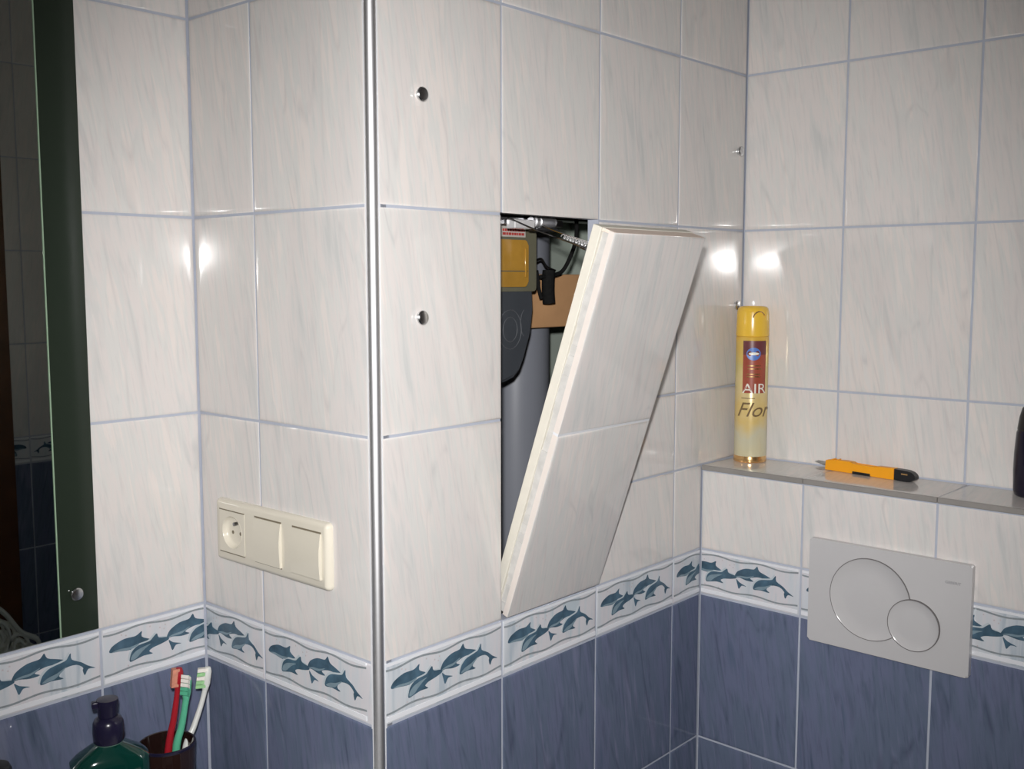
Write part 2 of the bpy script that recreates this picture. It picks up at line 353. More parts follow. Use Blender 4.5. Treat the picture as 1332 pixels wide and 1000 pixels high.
def border_print(w_, h_, u0, u1):
    """dolphins and wave lines on the stretch u0..u1 of the motif; slightly raised glaze"""
    key = (round(w_, 4), round(h_, 4), round(u0, 3), round(u1, 3))
    if key in _prints: return _prints[key]
    FW = 0.1966
    X = lambda u: (u - u0) * FW - w_ / 2
    Z = lambda v: h_ / 2 - v * h_
    bm = bmesh.new()
    for bi, poly in enumerate(BODY):
        cu_, cv_ = sum(a for a, b in poly) / len(poly), sum(b for a, b in poly) / len(poly)
        poly = [(cu_ + (a - cu_) * 1.03, cv_ + (b - cv_) * 1.06) for a, b in poly]
        if bi in (1, 3):                                  # pale rim that sets the nearer dolphin off from the one behind
            prism(bm, [(X(p.x - .011), Z(p.y - .026)) for p in curve([(a, b, 0) for a, b in poly if b < cv_ + .02 or a < cu_], 3, True)], 0.0004, -0.00012 - 0.00006 * bi + 0.00003, 5)
        prism(bm, [(X(p.x), Z(p.y)) for p in curve([(a, b, 0) for a, b in poly], 3, True)], 0.0004, -0.00012 - 0.00006 * bi, 0)
    for poly in BELLY:
        prism(bm, [(X(p.x), Z(p.y)) for p in curve([(a, b, 0) for a, b in poly], 3, True)], 0.0004, -0.00046, 1)
    N = 44
    for v0, amp, ph, mi in ((0.095, 0.026, 0.5, 2), (0.815, 0.022, 1.2, 2)):
        up = []; dn = []
        for k in range(N + 1):
            u = k / N; v = v0 + amp * math.sin(2 * math.pi * (2.5 * u) + ph)
            up.append((X(u), Z(v - 0.017))); dn.append((X(u), Z(v + 0.017)))
        for k in range(N):
            prism(bm, [dn[k], dn[k + 1], up[k + 1], up[k]], 0.0004, -0.0002, mi)
    # white raised edge bands
    for va, vb in ((0.004, 0.05), (0.885, 0.965)):
        prism(bm, [(X(0.0), Z(vb)), (X(1.0), Z(vb)), (X(1.0), Z(va)), (X(0.0), Z(va))], 0.0004, -0.0007, 3)
    for u, v in ((.13, .17), (.16, .20), (.40, .22), (.43, .26), (.44, .19), (.30, .78), (.17, .76), (.33, .15)):
        prism(bm, [(X(u) + .0012 * math.cos(a), Z(v) + .0012 * math.sin(a)) for a in (0, 1.26, 2.5, 3.77, 5.0)], 0.0004, -0.00015, 4)
    for x, n in ((-w_ / 2 + 0.001, (-1, 0, 0)), (w_ / 2 - 0.001, (1, 0, 0))):
        bmesh.ops.bisect_plane(bm, geom=bm.verts[:] + bm.edges[:] + bm.faces[:], plane_co=(x, 0, 0), plane_no=n, clear_outer=True)
    bmesh.ops.triangulate(bm, faces=[f for f in bm.faces if len(f.verts) > 4])
    bmesh.ops.recalc_face_normals(bm, faces=bm.faces)
    me = bpy.data.meshes.new('dolphin_print'); bm.to_mesh(me); bm.free()
    for k in ('dolphin', 'dolphin_belly', 'wave', 'white_glaze', 'speck', 'rim'): me.materials.append(M[k])
    _prints[key] = me
    return me

def put_tile(wall, u0, u1, z0, z1, kind, motif=None, e0=J / 2, e1=J / 2, ez0=J / 2, ez1=J / 2):
    a, b, c, d = u0 + e0, u1 - e1, z0 + ez0, z1 - ez1
    nm = {'tile': 'wall_tile', 'blue': 'blue_wall_tile', 'border': 'border_tile'}[kind]
    o = link(nm, tile_mesh(b - a, d - c, kind), wall, ((a + b) / 2, 0, (c + d) / 2),
             (random.uniform(-1, 1) * 0.0009, 0, random.uniform(-1, 1) * 0.0009))
    if motif is not None:
        link('dolphin_print', border_print(b - a, d - c, motif[0], motif[1]), o)
    return o

def tile_rows(z_top, z_bot):
    zs = [z_top] + [z for z in ROWS if z_bot < z < z_top] + [z_bot]
    return list(zip(zs, zs[1:]))
def kind_of(z0, z1):
    mid = (z0 + z1) / 2
    return 'tile' if mid > ZB0 else ('border' if mid > ZB1 else 'blue')
def tile_wall(wall, cols, z_top, z_bot, skip=lambda u0, u1, z0, z1: False, cut=lambda u0, u1, z0, z1: [], twist=0.0):
    """cols: (u0, u1, motif range)"""
    for u0, u1, mo in cols:
        for z1, z0 in tile_rows(z_top, z_bot):
            if skip(u0, u1, z0, z1): continue
            k = kind_of(z0, z1)
            zz = [z0] + cut(u0, u1, z0, z1) + [z1]
            for p, q in zip(zz, zz[1:]):
                o = put_tile(wall, u0, u1, p, q, k, mo if k == 'border' else None)
                if twist and abs(q - 0.0669) < 1e-6 and (abs(u0) < 1e-6 or abs(u1) < 1e-6): o.rotation_euler = (0, 0, twist)

FULL = (0.0, 1.0)
# wall A: the mirror wall on the left
bm = bmesh.new(); box(bm, XF, 0.012, GR, 0.10, FLOOR, CEIL)
wall_left = struct('wall_left', bm, 'grout', 'light marbled tile wall with dolphin border behind the mirror at far left', loc=(0, LB, 0))
cols = [(-0.1478, -0.0, (0.0, 0.735))]; u = -0.1478
while u > XF + 0.02:
    cols.append((max(u - 0.2, XF), u, FULL)); u -= 0.2
tile_wall(wall_left, [(a - (.0085 if a < -.01 else 0), b - (.0085 if b < -.01 else 0), m_) for a, b, m_ in cols], CEIL, ZB0, twist=-0.0045)
tile_wall(wall_left, cols, ZB0, FLOOR)
# wall B: side of the boxed-out shaft, with the switches
bm = bmesh.new(); box(bm, 0.0, LB - 0.0016, GR, 0.022, FLOOR, CEIL)
wall_side = struct('wall_shaft_side', bm, 'grout', 'narrow light tiled side of the boxed-out shaft carrying the cream switch plate', loc=(0, LB, 0), rotz=-math.pi / 2)
tile_wall(wall_side, [(0.0, 0.1337, (0.31, 1.0)), (0.1337, LB - 0.0088, FULL)], CEIL, FLOOR, twist=0.0045)
# wall C: front of the shaft, with the hatch opening
HX0, HX1 = 0.2085, 0.4105
HZ0, HZ1 = ZB0, 0.0690
bm = bmesh.new()
for x0, x1, z0, z1 in ((0.004, HX0, FLOOR, CEIL), (HX1, LC + 0.012, FLOOR, CEIL), (HX0, HX1, HZ1, CEIL), (HX0, HX1, FLOOR, HZ0)):
    box(bm, x0, x1, GR, 0.020, z0, z1)
wall_front = struct('wall_shaft_front', bm, 'grout', 'light tiled front of the boxed-out shaft with a tall rectangular hatch opening')
def cutc(u0, u1, z0, z1): return [ZS] if (u0 > 0.40 and abs(z0 - ZB0) < 1e-6) else []
inhole = lambda u0, u1, z0, z1: abs(u0 - 0.2105) < 1e-6 and z1 < 0.07 and z0 > ZB0 - 1e-6
tile_wall(wall_front, [(0.0088, 0.2105, FULL), (0.2105, 0.4105, FULL), (0.4105, 0.6105, FULL)], CEIL, FLOOR, skip=inhole, cut=cutc)
for z1, z0 in tile_rows(CEIL, ZS):
    o = put_tile(wall_front, 0.6105, LC, z0, z1, kind_of(z0, z1))
    if abs(z1 - 0.0669) < 1e-6: o.rotation_euler = (0, 0, 0)
for z1, z0 in tile_rows(ZS, FLOOR):
    k = kind_of(z0, z1); put_tile(wall_front, 0.6105, LD, z0, z1, k, (0.0, 0.40) if k == 'border' else None)
# wall D: right wall, upper part set back, lower part standing forward under a ledge
DLEN = -YE + 0.02
bm = bmesh.new(); box(bm, 0.0, DLEN, GR, 0.12, ZS - 0.03, CEIL)
wall_right = struct('wall_right', bm, 'grout', 'light marbled tile wall on the right above the narrow ledge', loc=(LC, 0, 0), rotz=DROT)
cols = [(0.0, 0.1733, FULL)]; u = 0.1733
while u < DLEN - 0.02:
    cols.append((u, min(u + 0.198, DLEN), FULL)); u += 0.198
tile_wall(wall_right, cols, CEIL, ZS)
bm = bmesh.new(); box(bm, 0.0, DLEN, GR, 0.1190 + 0.03, FLOOR, ZS - 0.0016)
wall_low = struct('wall_right_lower', bm, 'grout', 'forward lower part of the right wall with blue tiles, dolphin border and a narrow ledge on top', loc=(LD, 0, 0), rotz=DROT)
cols = [(0.0, 0.1763, (0.13, 1.0))]; u = 0.1763
while u < DLEN - 0.02:
    cols.append((u, min(u + 0.199, DLEN), FULL)); u += 0.199
LEDGE_T = 0.0088
tile_wall(wall_low, cols, ZS - LEDGE_T, FLOOR)
for u0, u1, _ in cols:                                   # tiles lying on the ledge
    wd, dp = u1 - u0 - 0.002, 0.1170
    o = link('ledge_tile', tile_mesh(wd, dp, 'tile'), wall_low, ((u0 + u1) / 2, 0.0006 + dp / 2, ZS), (math.radians(-90), 0, 0))
for u0, u1, _ in cols:
    bm = bmesh.new(); box(bm, u0 + 0.0004, u1 - 0.0004, -0.0022, GR, ZS - LEDGE_T + 0.0006, ZS - 0.0004, 0.0006, 1)
    finish('ledge_edge', bm, 'ledge_edge', wall_low)
# wall E: behind the camera, seen in the mirror, with the brown door
XE = 0.802; DOORX = 0.466
bm = bmesh.new()
box(bm, 0.0, XE - DOORX, GR, 0.10, FLOOR, CEIL); box(bm, XE - DOORX, XE - DOORX + 0.86, GR, 0.10, 0.56, CEIL); box(bm, XE - DOORX + 0.86, XE - XF, GR, 0.10, FLOOR, CEIL)
wall_back = struct('wall_back', bm, 'grout', 'tiled wall beside the brown door, seen in the mirror', loc=(XE, YE, 0), rotz=math.pi)
tile_wall(wall_back, [(0.0, XE - 0.714, (0.2, 1.0)), (XE - 0.714, XE - 0.514, FULL), (XE - 0.514, XE - DOORX, (0.0, 0.23))], CEIL, FLOOR)
tile_wall(wall_back, [(XE - DOORX + 0.90, XE - DOORX + 1.10, FULL), (XE - DOORX + 1.10, XE - XF, FULL)], CEIL, FLOOR)
bm = bmesh.new(); box(bm, XF - 0.08, XF, YE, LB + 0.1, FLOOR, CEIL)
struct('wall_far_left', bm, 'plaster', 'plain off-white wall beyond the mirror, outside the picture')
bm = bmesh.new(); box(bm, XF - 0.08, XE + 0.1, YE - 0.1, LB + 0.1, FLOOR - 0.08, FLOOR)
struct('floor', bm, 'floor', 'grey bathroom floor', 'floor')
bm = bmesh.new(); box(bm, XF - 0.08, XE + 0.1, YE - 0.1, LB + 0.1, CEIL, CEIL + 0.08)
struct('ceiling', bm, 'ceiling', 'plain white bathroom ceiling', 'ceiling')
# door with frame in wall E
d = thing('door_1', 'dark brown wooden door seen as a brown strip in the mirror', 'door', (DOORX - 0.43, YE - 0.03, FLOOR)); d['kind'] = 'structure'
bm = bmesh.new(); box(bm, -0.365, 0.365, -0.02, 0.02, 0.005, 2.0, 0.003)
leaf = finish('door_leaf', bm, 'wood_door', d)
for z0, z1 in ((0.15, 0.85), (1.0, 1.85)):
    bm = bmesh.new(); box(bm, -0.27, 0.27, 0.02, 0.028, z0, z1, 0.006); finish('door_panel', bm, 'wood_door', leaf)
bm = bmesh.new(); box(bm, -0.43, -0.367, -0.04, 0.045, 0.0, 2.06, 0.004); finish('door_frame', bm, 'wood_door', d)
bm = bmesh.new(); box(bm, 0.367, 0.43, -0.04, 0.045, 0.0, 2.06, 0.004); finish('door_frame', bm, 'wood_door', d)
bm = bmesh.new(); box(bm, -0.366, 0.366, -0.04, 0.045, 2.003, 2.06, 0.004); finish('door_frame', bm, 'wood_door', d)
bm = bmesh.new(); tube(bm, [(-0.31, 0.02, 1.02), (-0.31, 0.06, 1.02), (-0.20, 0.062, 1.02)], 0.008); finish('door_handle', bm, 'chrome', d, smooth=40)

# shaft cavity behind the hatch
bm = bmesh.new()
box(bm, 0.03, LC - 0.01, 0.345, 0.355, -1.2, 0.60)
box(bm, LC - 0.025, LC - 0.005, 0.025, 0.345, -1.2, 0.60)
box(bm, 0.03, LC - 0.01, 0.025, 0.345, 0.60, 0.62); box(bm, 0.03, LC - 0.01, 0.025, 0.345, -1.22, -1.2)
struct('wall_cavity', bm, 'cavity', 'dull green-grey board lining the dark shaft behind the hatch')

# metal corner profile
bm = bmesh.new()
tube(bm, [(0.0058, 0.0058, FLOOR), (0.0058, 0.0058, CEIL)], 0.0067, 24)
t1 = finish('trim_1', bm, 'alu', smooth=40); tag(t1, 'rounded brushed aluminium edge profile running up the outer corner of the shaft', 'trim', kind='structure')
# light grout bead either side of it
bm = bmesh.new(); box(bm, 0.0092, 0.0128, 0.0004, 0.003, FLOOR, CEIL); finish('grout_bead', bm, 'grout_light', t1)
bm = bmesh.new(); box(bm, 0.0004, 0.003, 0.0092, 0.0128, FLOOR, CEIL); finish('grout_bead', bm, 'grout_light', t1)

# ------------------------------------------------------------------ mirror
MY = LB - 0.0005
mz0, mz1 = -0.4435, 0.62; mxr, mxb, mxl = -0.1525, -0.2012, -0.80
t = thing('mirror', 'frameless wall mirror with a dark green glass edge band at far left', 'mirror', ((mxl + mxr) / 2, MY, mz0))
ox = (mxl + mxr) / 2
bm = bmesh.new(); box(bm, mxl - ox, mxb - ox, -0.0055, -0.0005, 0, mz1 - mz0, 0.0005, 1); finish('silvered_glass', bm, 'mirror', t)
bm = bmesh.new(); box(bm, mxb - ox + 0.0014, mxr - ox, -0.0055, -0.0005, 0, mz1 - mz0, 0.0006, 1)
gb = finish('green_glass_band', bm, 'green_glass', t); gb['label'] = 'dark green glass band along the mirror edge'
bm = bmesh.new(); box(bm, mxb - ox, mxb - ox + 0.0014, -0.0062, -0.0005, 0, mz1 - mz0); finish('bevelled_line', bm, 'glass_edge', t)
def stud_bm(r=0.0081, h=0.0075):
    bm = bmesh.new()
    rot = Matrix.Rotation(math.radians(90), 4, 'X')
    lathe(bm, [(0, 0.0), (r * 0.72, 0.0), (r * 0.72, h * 0.45), (r, h * 0.5), (r * 1.0, h * 0.75), (r * 0.86, h * 0.93), (r * 0.5, h * 0.99), (0, h)], 24, 0, rot)
    return bm
finish('fixing_stud', stud_bm(0.0078, 0.006), 'chrome', t, (-0.1800 - ox, -0.0055, -0.3930 - mz0), smooth=35)

# chrome studs left in the shaft wall
for x, z, lab in ((0.0725, 0.1929, 'round chrome stud on the shaft wall, upper one beside the metal corner profile'),
                  (0.0700, -0.0566, 'round chrome stud on the shaft wall, lower one left of the hatch opening'),
                  (0.7870, 0.1944, 'small dark chrome stud high up in the corner above the spray can'),
                  (0.7870, -0.0558, 'small chrome stud in the corner just above the spray can')):
    o = finish('wall_stud', stud_bm(), 'chrome', None, (x, 0.0, z), smooth=35); tag(o, lab, 'stud', 'chrome studs on the shaft wall')

# ------------------------------------------------------------------ hatch door leaning out
TH = math.radians(18.75); HH = 0.0669 - ZB0 - 0.004; HW = 0.1955
t = thing('hatch_door', 'two-tile hatch door leaning out at the top from the wall opening', 'hatch', (0.2160, -0.004, ZB0 + 0.003))
t.rotation_euler = (TH, 0, 0)
zj = -0.1887 - ZB0 - 0.002
def door_tile(z0, z1):
    o = link('hatch_tile', tile_mesh(HW, z1 - z0, 'tile'), t, (HW / 2, 0, (z0 + z1) / 2))
    bm = bmesh.new(); box(bm, -HW / 2, HW / 2, GR, 0.0095, -(z1 - z0) / 2, (z1 - z0) / 2)
    finish('tile_biscuit', bm, 'biscuit', o)
    return o
door_tile(0.0, zj - J / 2); o_up = door_tile(zj + J / 2, HH)
bm = bmesh.new(); box(bm, 0.0, HW, -0.0004 + GR, 0.0095, zj - J / 2, zj + J / 2); finish('grout_joint', bm, 'grout_light', t)
bm = bmesh.new()
N = 40
for k in range(N):                                       # irregular bed of adhesive, a little inside the edges
    z0, z1 = (HH - .006) * k / N + 0.002, (HH - .006) * (k + 1) / N + 0.002
    ins = 0.0022 + 0.0013 * math.sin(k * .7) + random.random() * 0.0009
    box(bm, ins, HW - ins, 0.0095, 0.0205, z0, z1)
finish('adhesive_bed', bm, 'adhesive', t)
bm = bmesh.new(); box(bm, -0.001, HW + 0.001, 0.0205, 0.0335, 0.006, HH + 0.001, 0.0008, 1); finish('backing_board', bm, 'board', t)
bm = bmesh.new(); box(bm, 0.002, HW - 0.001, 0.0012, 0.0205, HH - 0.0035, HH + 0.0002); finish('top_edge', bm, 'salmon', t)
bm = bmesh.new(); box(bm, 0.006, HW - 0.01, 0.0340, 0.0350, HH * 0.55, HH * 0.62); finish('steel_plate', bm, 'chrome', t)

# ------------------------------------------------------------------ things inside the shaft
bm = bmesh.new(); rot = None
lathe(bm, [(0.052, -1.195), (0.055, -1.195), (0.055, 0.595), (0.052, 0.595)], 40)
p = thing('drain_pipe', 'thick grey plastic drain pipe standing inside the shaft', 'pipe', (0.512, 0.243, 0))
finish('pipe_run', bm, 'pvc', p, smooth=40)
bm = bmesh.new(); lathe(bm, [(0.0551, -0.95), (0.0615, -0.95), (0.0625, -0.94), (0.0625, -0.885), (0.0615, -0.875), (0.0551, -0.875)], 40); finish('pipe_socket', bm, 'pvc', p, smooth=40)

bm = bmesh.new(); box(bm, 0.400, 0.78, 0.163, 0.183, -0.0872, -0.0052, 0.0012, 1)
tag(finish('timber_batten', bm, 'raw_wood'), 'raw brown timber board across the pipe inside the shaft', 'board')

dv = thing('filter_housing', 'dark anthracite plastic housing with an amber window at the left of the hatch opening', 'filter', (0.300, 0.10, -0.158))
bx0, bz0 = 0.300, -0.158
pl = [(.386, .02), (.386, -.055), (.381, -.088), (.371, -.126), (.362, -.142), (.350, -.151), (.330, -.1565), (.30, -.158), (.245, -.158), (.236, -.15), (.236, .02)]
bm = bmesh.new(); prism(bm, [(x - bx0, z - bz0) for x, z in pl], 0.0, 0.055)
bmesh.ops.bevel(bm, geom=[e for e in bm.edges if abs(e.verts[0].co.y) < 1e-5 and abs(e.verts[1].co.y) < 1e-5], offset=0.005, segments=3, affect='EDGES')
finish('lower_body', bm, 'device', dv, smooth=50)
bm = bmesh.new(); prism(bm, rrect(.236 - bx0, .3905 - bx0, -0.030 - bz0, .066 - bz0, 0.006), -0.0035, 0.052)
up = finish('upper_casing', bm, 'olive', dv, smooth=30)
bm = bmesh.new(); prism(bm, rrect(.255 - bx0, .3672 - bx0, -0.0235 - bz0, .0415 - bz0, 0.007, 6), -0.009, -0.003)
bmesh.ops.bevel(bm, geom=[e for e in bm.edges if abs(e.verts[0].co.y + .009) < 1e-5 and abs(e.verts[1].co.y + .009) < 1e-5], offset=0.0012, segments=2, affect='EDGES')
am = finish('amber_window', bm, 'amber', dv, smooth=60); am['label'] = 'glossy amber window'
for zc_ in (0.0095,):
    bm = bmesh.new(); box(bm, .300 - bx0, .3655 - bx0, -0.0100, -0.0088, zc_ - .012 - bz0, zc_ - .0105 - bz0, .0004, 1); finish('moulded_line', bm, 'olive', am)
bm = bmesh.new(); box(bm, .3585 - bx0, .3630 - bx0, -0.0106, -0.0088, -.010 - bz0, .030 - bz0, .0008, 2); finish('moulded_ridge', bm, 'amber', am, smooth=60)
bm = bmesh.new(); box(bm, .26 - bx0, .366 - bx0, -0.0042, -0.003, .0455 - bz0, .063 - bz0); lb = finish('paper_label', bm, 'label_pale', up)
bm = bmesh.new(); rr = random.Random(3)
for row in range(2):                                      # unreadable red print
    x = .318
    while x < .362:
        w1 = rr.uniform(.002, .006); box(bm, x - bx0, min(x + w1, .364) - bx0, -0.0046, -0.0042, .053 - row * .0052 - bz0, .0565 - row * .0052 - bz0); x += w1 + .0012
finish('red_print', bm, 'label_red', dv)
bm = bmesh.new()
for r0 in (0.024, 0.015):
    tube(bm, [(.338 - bx0 + r0 * math.cos(a * math.pi / 12), -0.0002, -0.083 - bz0 + 1.15 * r0 * math.sin(a * math.pi / 12)) for a in range(25)], 0.0007, 6)
tube(bm, [(.372 - bx0 + .012 * math.cos(math.radians(a)), -0.0002, -0.075 - bz0 + .02 * math.sin(math.radians(a))) for a in range(110, 260, 15)], 0.0006, 6)
finish('raised_emblem', bm, 'emboss', dv, smooth=40)
bm = bmesh.new(); box(bm, .389 - bx0, .398 - bx0, 0.005, 0.03, -.004 - bz0, .012 - bz0, .002, 1); box(bm, .389 - bx0, .400 - bx0, 0.005, 0.03, -.022 - bz0, -.010 - bz0, .002, 1)
finish('side_clip', bm, 'device', dv)

# spring catch under the lintel
ct = thing('spring_catch', 'white and chrome spring catch fixed under the top of the hatch opening', 'catch', (0.300, 0.052, 0.066))
def rel(P, base): return (P[0] - base[0], P[1] - base[1], P[2] - base[2])
base = (0.300, 0.052, 0.066)
A1 = at(664, 290, 1, 0.052); A2 = at(690, 290, 1, 0.052); A3 = at(694, 288, 1, 0.052); A4 = at(721, 290, 1, 0.052)
bm = bmesh.new(); box(bm, A1.x - .3, A2.x - .3, -0.008, 0.008, A1.z - .066 - 0.007, 0.0, 0.0012, 1); finish('white_block', bm, 'white_plastic', ct)
bm = bmesh.new()
rotY = Matrix.Rotation(math.radians(90), 4, 'Y')
mt_ = Matrix.Translation((A3.x - .3 - .006, 0, A3.z - .066)) @ rotY
ln = A4.x - A3.x + .004
lathe(bm, [(0, 0), (.0062, 0), (.0062, .004), (.0084, .005), (.0084, .011), (.006, .012), (.006, .015), (.0074, .016), (.0074, ln - .006), (.006, ln - .003), (.0066, ln), (0, ln)], 20, 0, mt_)
finish('chrome_barrel', bm, 'alu', ct, smooth=35)
bm = bmesh.new(); box(bm, A3.x - .3, A4.x - .3 + .002, -0.006, 0.010, A3.z - .066 - 0.0125, A3.z - .066 - 0.0075, .001, 1); finish('black_base', bm, 'black', ct)
bm = bmesh.new(); box(bm, A1.x - .3 - .01, A4.x - .3 + .03, 0.009, 0.016, -0.006, 0.003); finish('mounting_strip', bm, 'steel_dark', ct)

# restraint wire from the catch to the door edge
W0 = at(661, 283, 1, 0.045); W1 = at(690, 296, 1, 0.040); W2 = at(730, 311, 1, 0.012)
top_in = Matrix.Rotation(TH, 3, 'X') @ Vector((0.006, 0.0375, HH - 0.030)) + Vector((0.2160, -0.004, ZB0 + 0.003))
wr = thing('restraint_wire', 'thin dark wire with a twisted silver end running from the catch to the hatch door', 'wire', tuple(W0))
bm = bmesh.new(); tube(bm, [Vector(rel(P_, W0)) for P_ in curve([W0, W1, W2, top_in], 8)], 0.0012, 6); finish('wire_strand', bm, 'steel_dark', wr, smooth=40)
S0 = W1.lerp(top_in, 0.60)
S1 = at(705, 293, 1, 0.03)
bm = bmesh.new(); q = curve([S1, S1.lerp(top_in, .5) + Vector((0, 0, .003)), top_in + Vector((0, 0, .008))], 10)
tube(bm, [Vector(rel(P_, W0)) for P_ in q], 0.0008, 6); finish('bright_strand', bm, 'chrome', wr, smooth=40)
bm = bmesh.new(); a0 = S0 + Vector((0, 0, .004)); pts = []
for k in range(60):
    f = k / 59; c0 = a0.lerp(top_in + Vector((0, 0, .004)), f); pts.append(Vector(rel(c0, W0)) + Vector((0, .0024 * math.cos(k * .9), .0024 * math.sin(k * .9))))
tube(bm, pts, 0.0007, 5); finish('twisted_end', bm, 'alu', wr, smooth=40)
bm = bmesh.new(); tube(bm, [Vector(rel(top_in.lerp(W2, .18), W0)), Vector(rel(top_in, W0))], 0.003, 8); finish('black_sleeve', bm, 'black', wr, smooth=40)

# black cable and its frayed end in front of the board
cb = [at(750, 270, 1, 0.115), at(750, 285, 1, 0.115), at(749, 312, 1, 0.118), at(741, 336, 1, 0.125), at(731, 353, 1, 0.135), at(718, 358, 1, 0.135), at(703, 360, 1, 0.135)]
c0 = thing('black_cable', 'black cable hanging in the shaft with a thick sleeve end over the timber board', 'cable', tuple(cb[0]))
bm = bmesh.new(); tube(bm, [Vector(rel(P_, cb[0])) for P_ in curve(cb, 6)], 0.0032, 10); finish('cable_run', bm, 'rubber', c0, smooth=40)
q = [at(714, 352, 1, 0.135), at(713, 365, 1, 0.135), at(713, 380, 1, 0.135), at(714, 394, 1, 0.135)]
bm = bmesh.new(); tube(bm, [Vector(rel(P_, cb[0])) for P_ in curve(q, 4)], 0.0098, 12); finish('sleeve_end', bm, 'rubber', c0, smooth=40)
q = [at(697, 352, 1, 0.132), at(700, 372, 1, 0.132), at(704, 388, 1, 0.132)]
bm = bmesh.new(); tube(bm, [Vector(rel(P_, cb[0])) for P_ in curve(q, 4)], [0.004] * 4 + [0.003] * 5, 10); finish('sleeve_end', bm, 'rubber', c0, smooth=40)
q = [at(696, 340, 1, 0.13), at(704, 337, 1, 0.13), at(711, 347, 1, 0.13), at(722, 352, 1, 0.13)]
bm = bmesh.new(); tube(bm, [Vector(rel(P_, cb[0])) for P_ in curve(q, 4)], 0.002, 8); finish('loose_strand', bm, 'steel_dark', c0, smooth=40)
# black cross rail near the top of the shaft
g0, g1 = at(722, 288, 1, 0.20), at(790, 292, 1, 0.20)
bm = bmesh.new(); box(bm, g0.x - .12, min(g1.x, .78), 0.125, 0.165, g0.z - .004, g0.z + .03, .002, 1)
tag(finish('dark_rail', bm, 'black'), 'dark rail crossing the top of the shaft behind the catch', 'rail')

# ------------------------------------------------------------------ switch plate
def wB(u): return LB - u
u0, u1, z0, z1 = 0.0450, 0.2765, -0.3766, -0.2955
t = thing('switch_plate', 'cream triple switch plate with one socket and two rocker switches', 'switch', (0.0, wB((u0 + u1) / 2), (z0 + z1) / 2), -math.pi / 2)
hw, hh = (u1 - u0) / 2, (z1 - z0) / 2
cw = 2 * hw / 3
bm = bmesh.new(); loops = []
for ins, y in ((0, 0.0), (0, -0.003), (0.0008, -0.0052), (0.0026, -0.0076), (0.0056, -0.009)):
    loops.append([bm.verts.new((x, y, z)) for x, z in rrect(-hw + ins, hw - ins, -hh + ins, hh - ins, 0.0062 - ins)])
nl = len(loops[0])
for l0, l1 in zip(loops, loops[1:]):
    for k in range(nl): bm.faces.new((l0[k], l0[(k + 1) % nl], l1[(k + 1) % nl], l1[k]))
hole = [bm.verts.new((-hw + cw * .5 + .0212 * math.cos(k * math.pi / 20), -.009, .0212 * math.sin(k * math.pi / 20))) for k in range(40)]
ed = [bm.edges.new((hole[k], hole[(k + 1) % 40])) for k in range(40)]
ed += [bm.edges.get((loops[-1][k], loops[-1][(k + 1) % nl])) for k in range(nl)]
bmesh.ops.triangle_fill(bm, edges=ed, use_beauty=True)
frame = finish('frame', bm, 'cream', t, smooth=50)
def plate_hole(x0, x1, z0, z1, cx, r, y):                 # square plate with a round hole
    b2 = bmesh.new(); o_ = [b2.verts.new((x, y, z)) for x, z in rrect(x0, x1, z0, z1, .002)]; n_ = len(o_)
    lo = [b2.verts.new((v.co.x, y + .001, v.co.z)) for v in o_]
    for k in range(n_): b2.faces.new((o_[k], o_[(k + 1) % n_], lo[(k + 1) % n_], lo[k]))
    h_ = [b2.verts.new((cx + r * math.cos(k * math.pi / 20), y, r * math.sin(k * math.pi / 20))) for k in range(40)]
    e_ = [b2.edges.new((h_[k], h_[(k + 1) % 40])) for k in range(40)] + [b2.edges.get((o_[k], o_[(k + 1) % n_])) for k in range(n_)]
    bmesh.ops.triangle_fill(b2, edges=e_, use_beauty=True); return b2
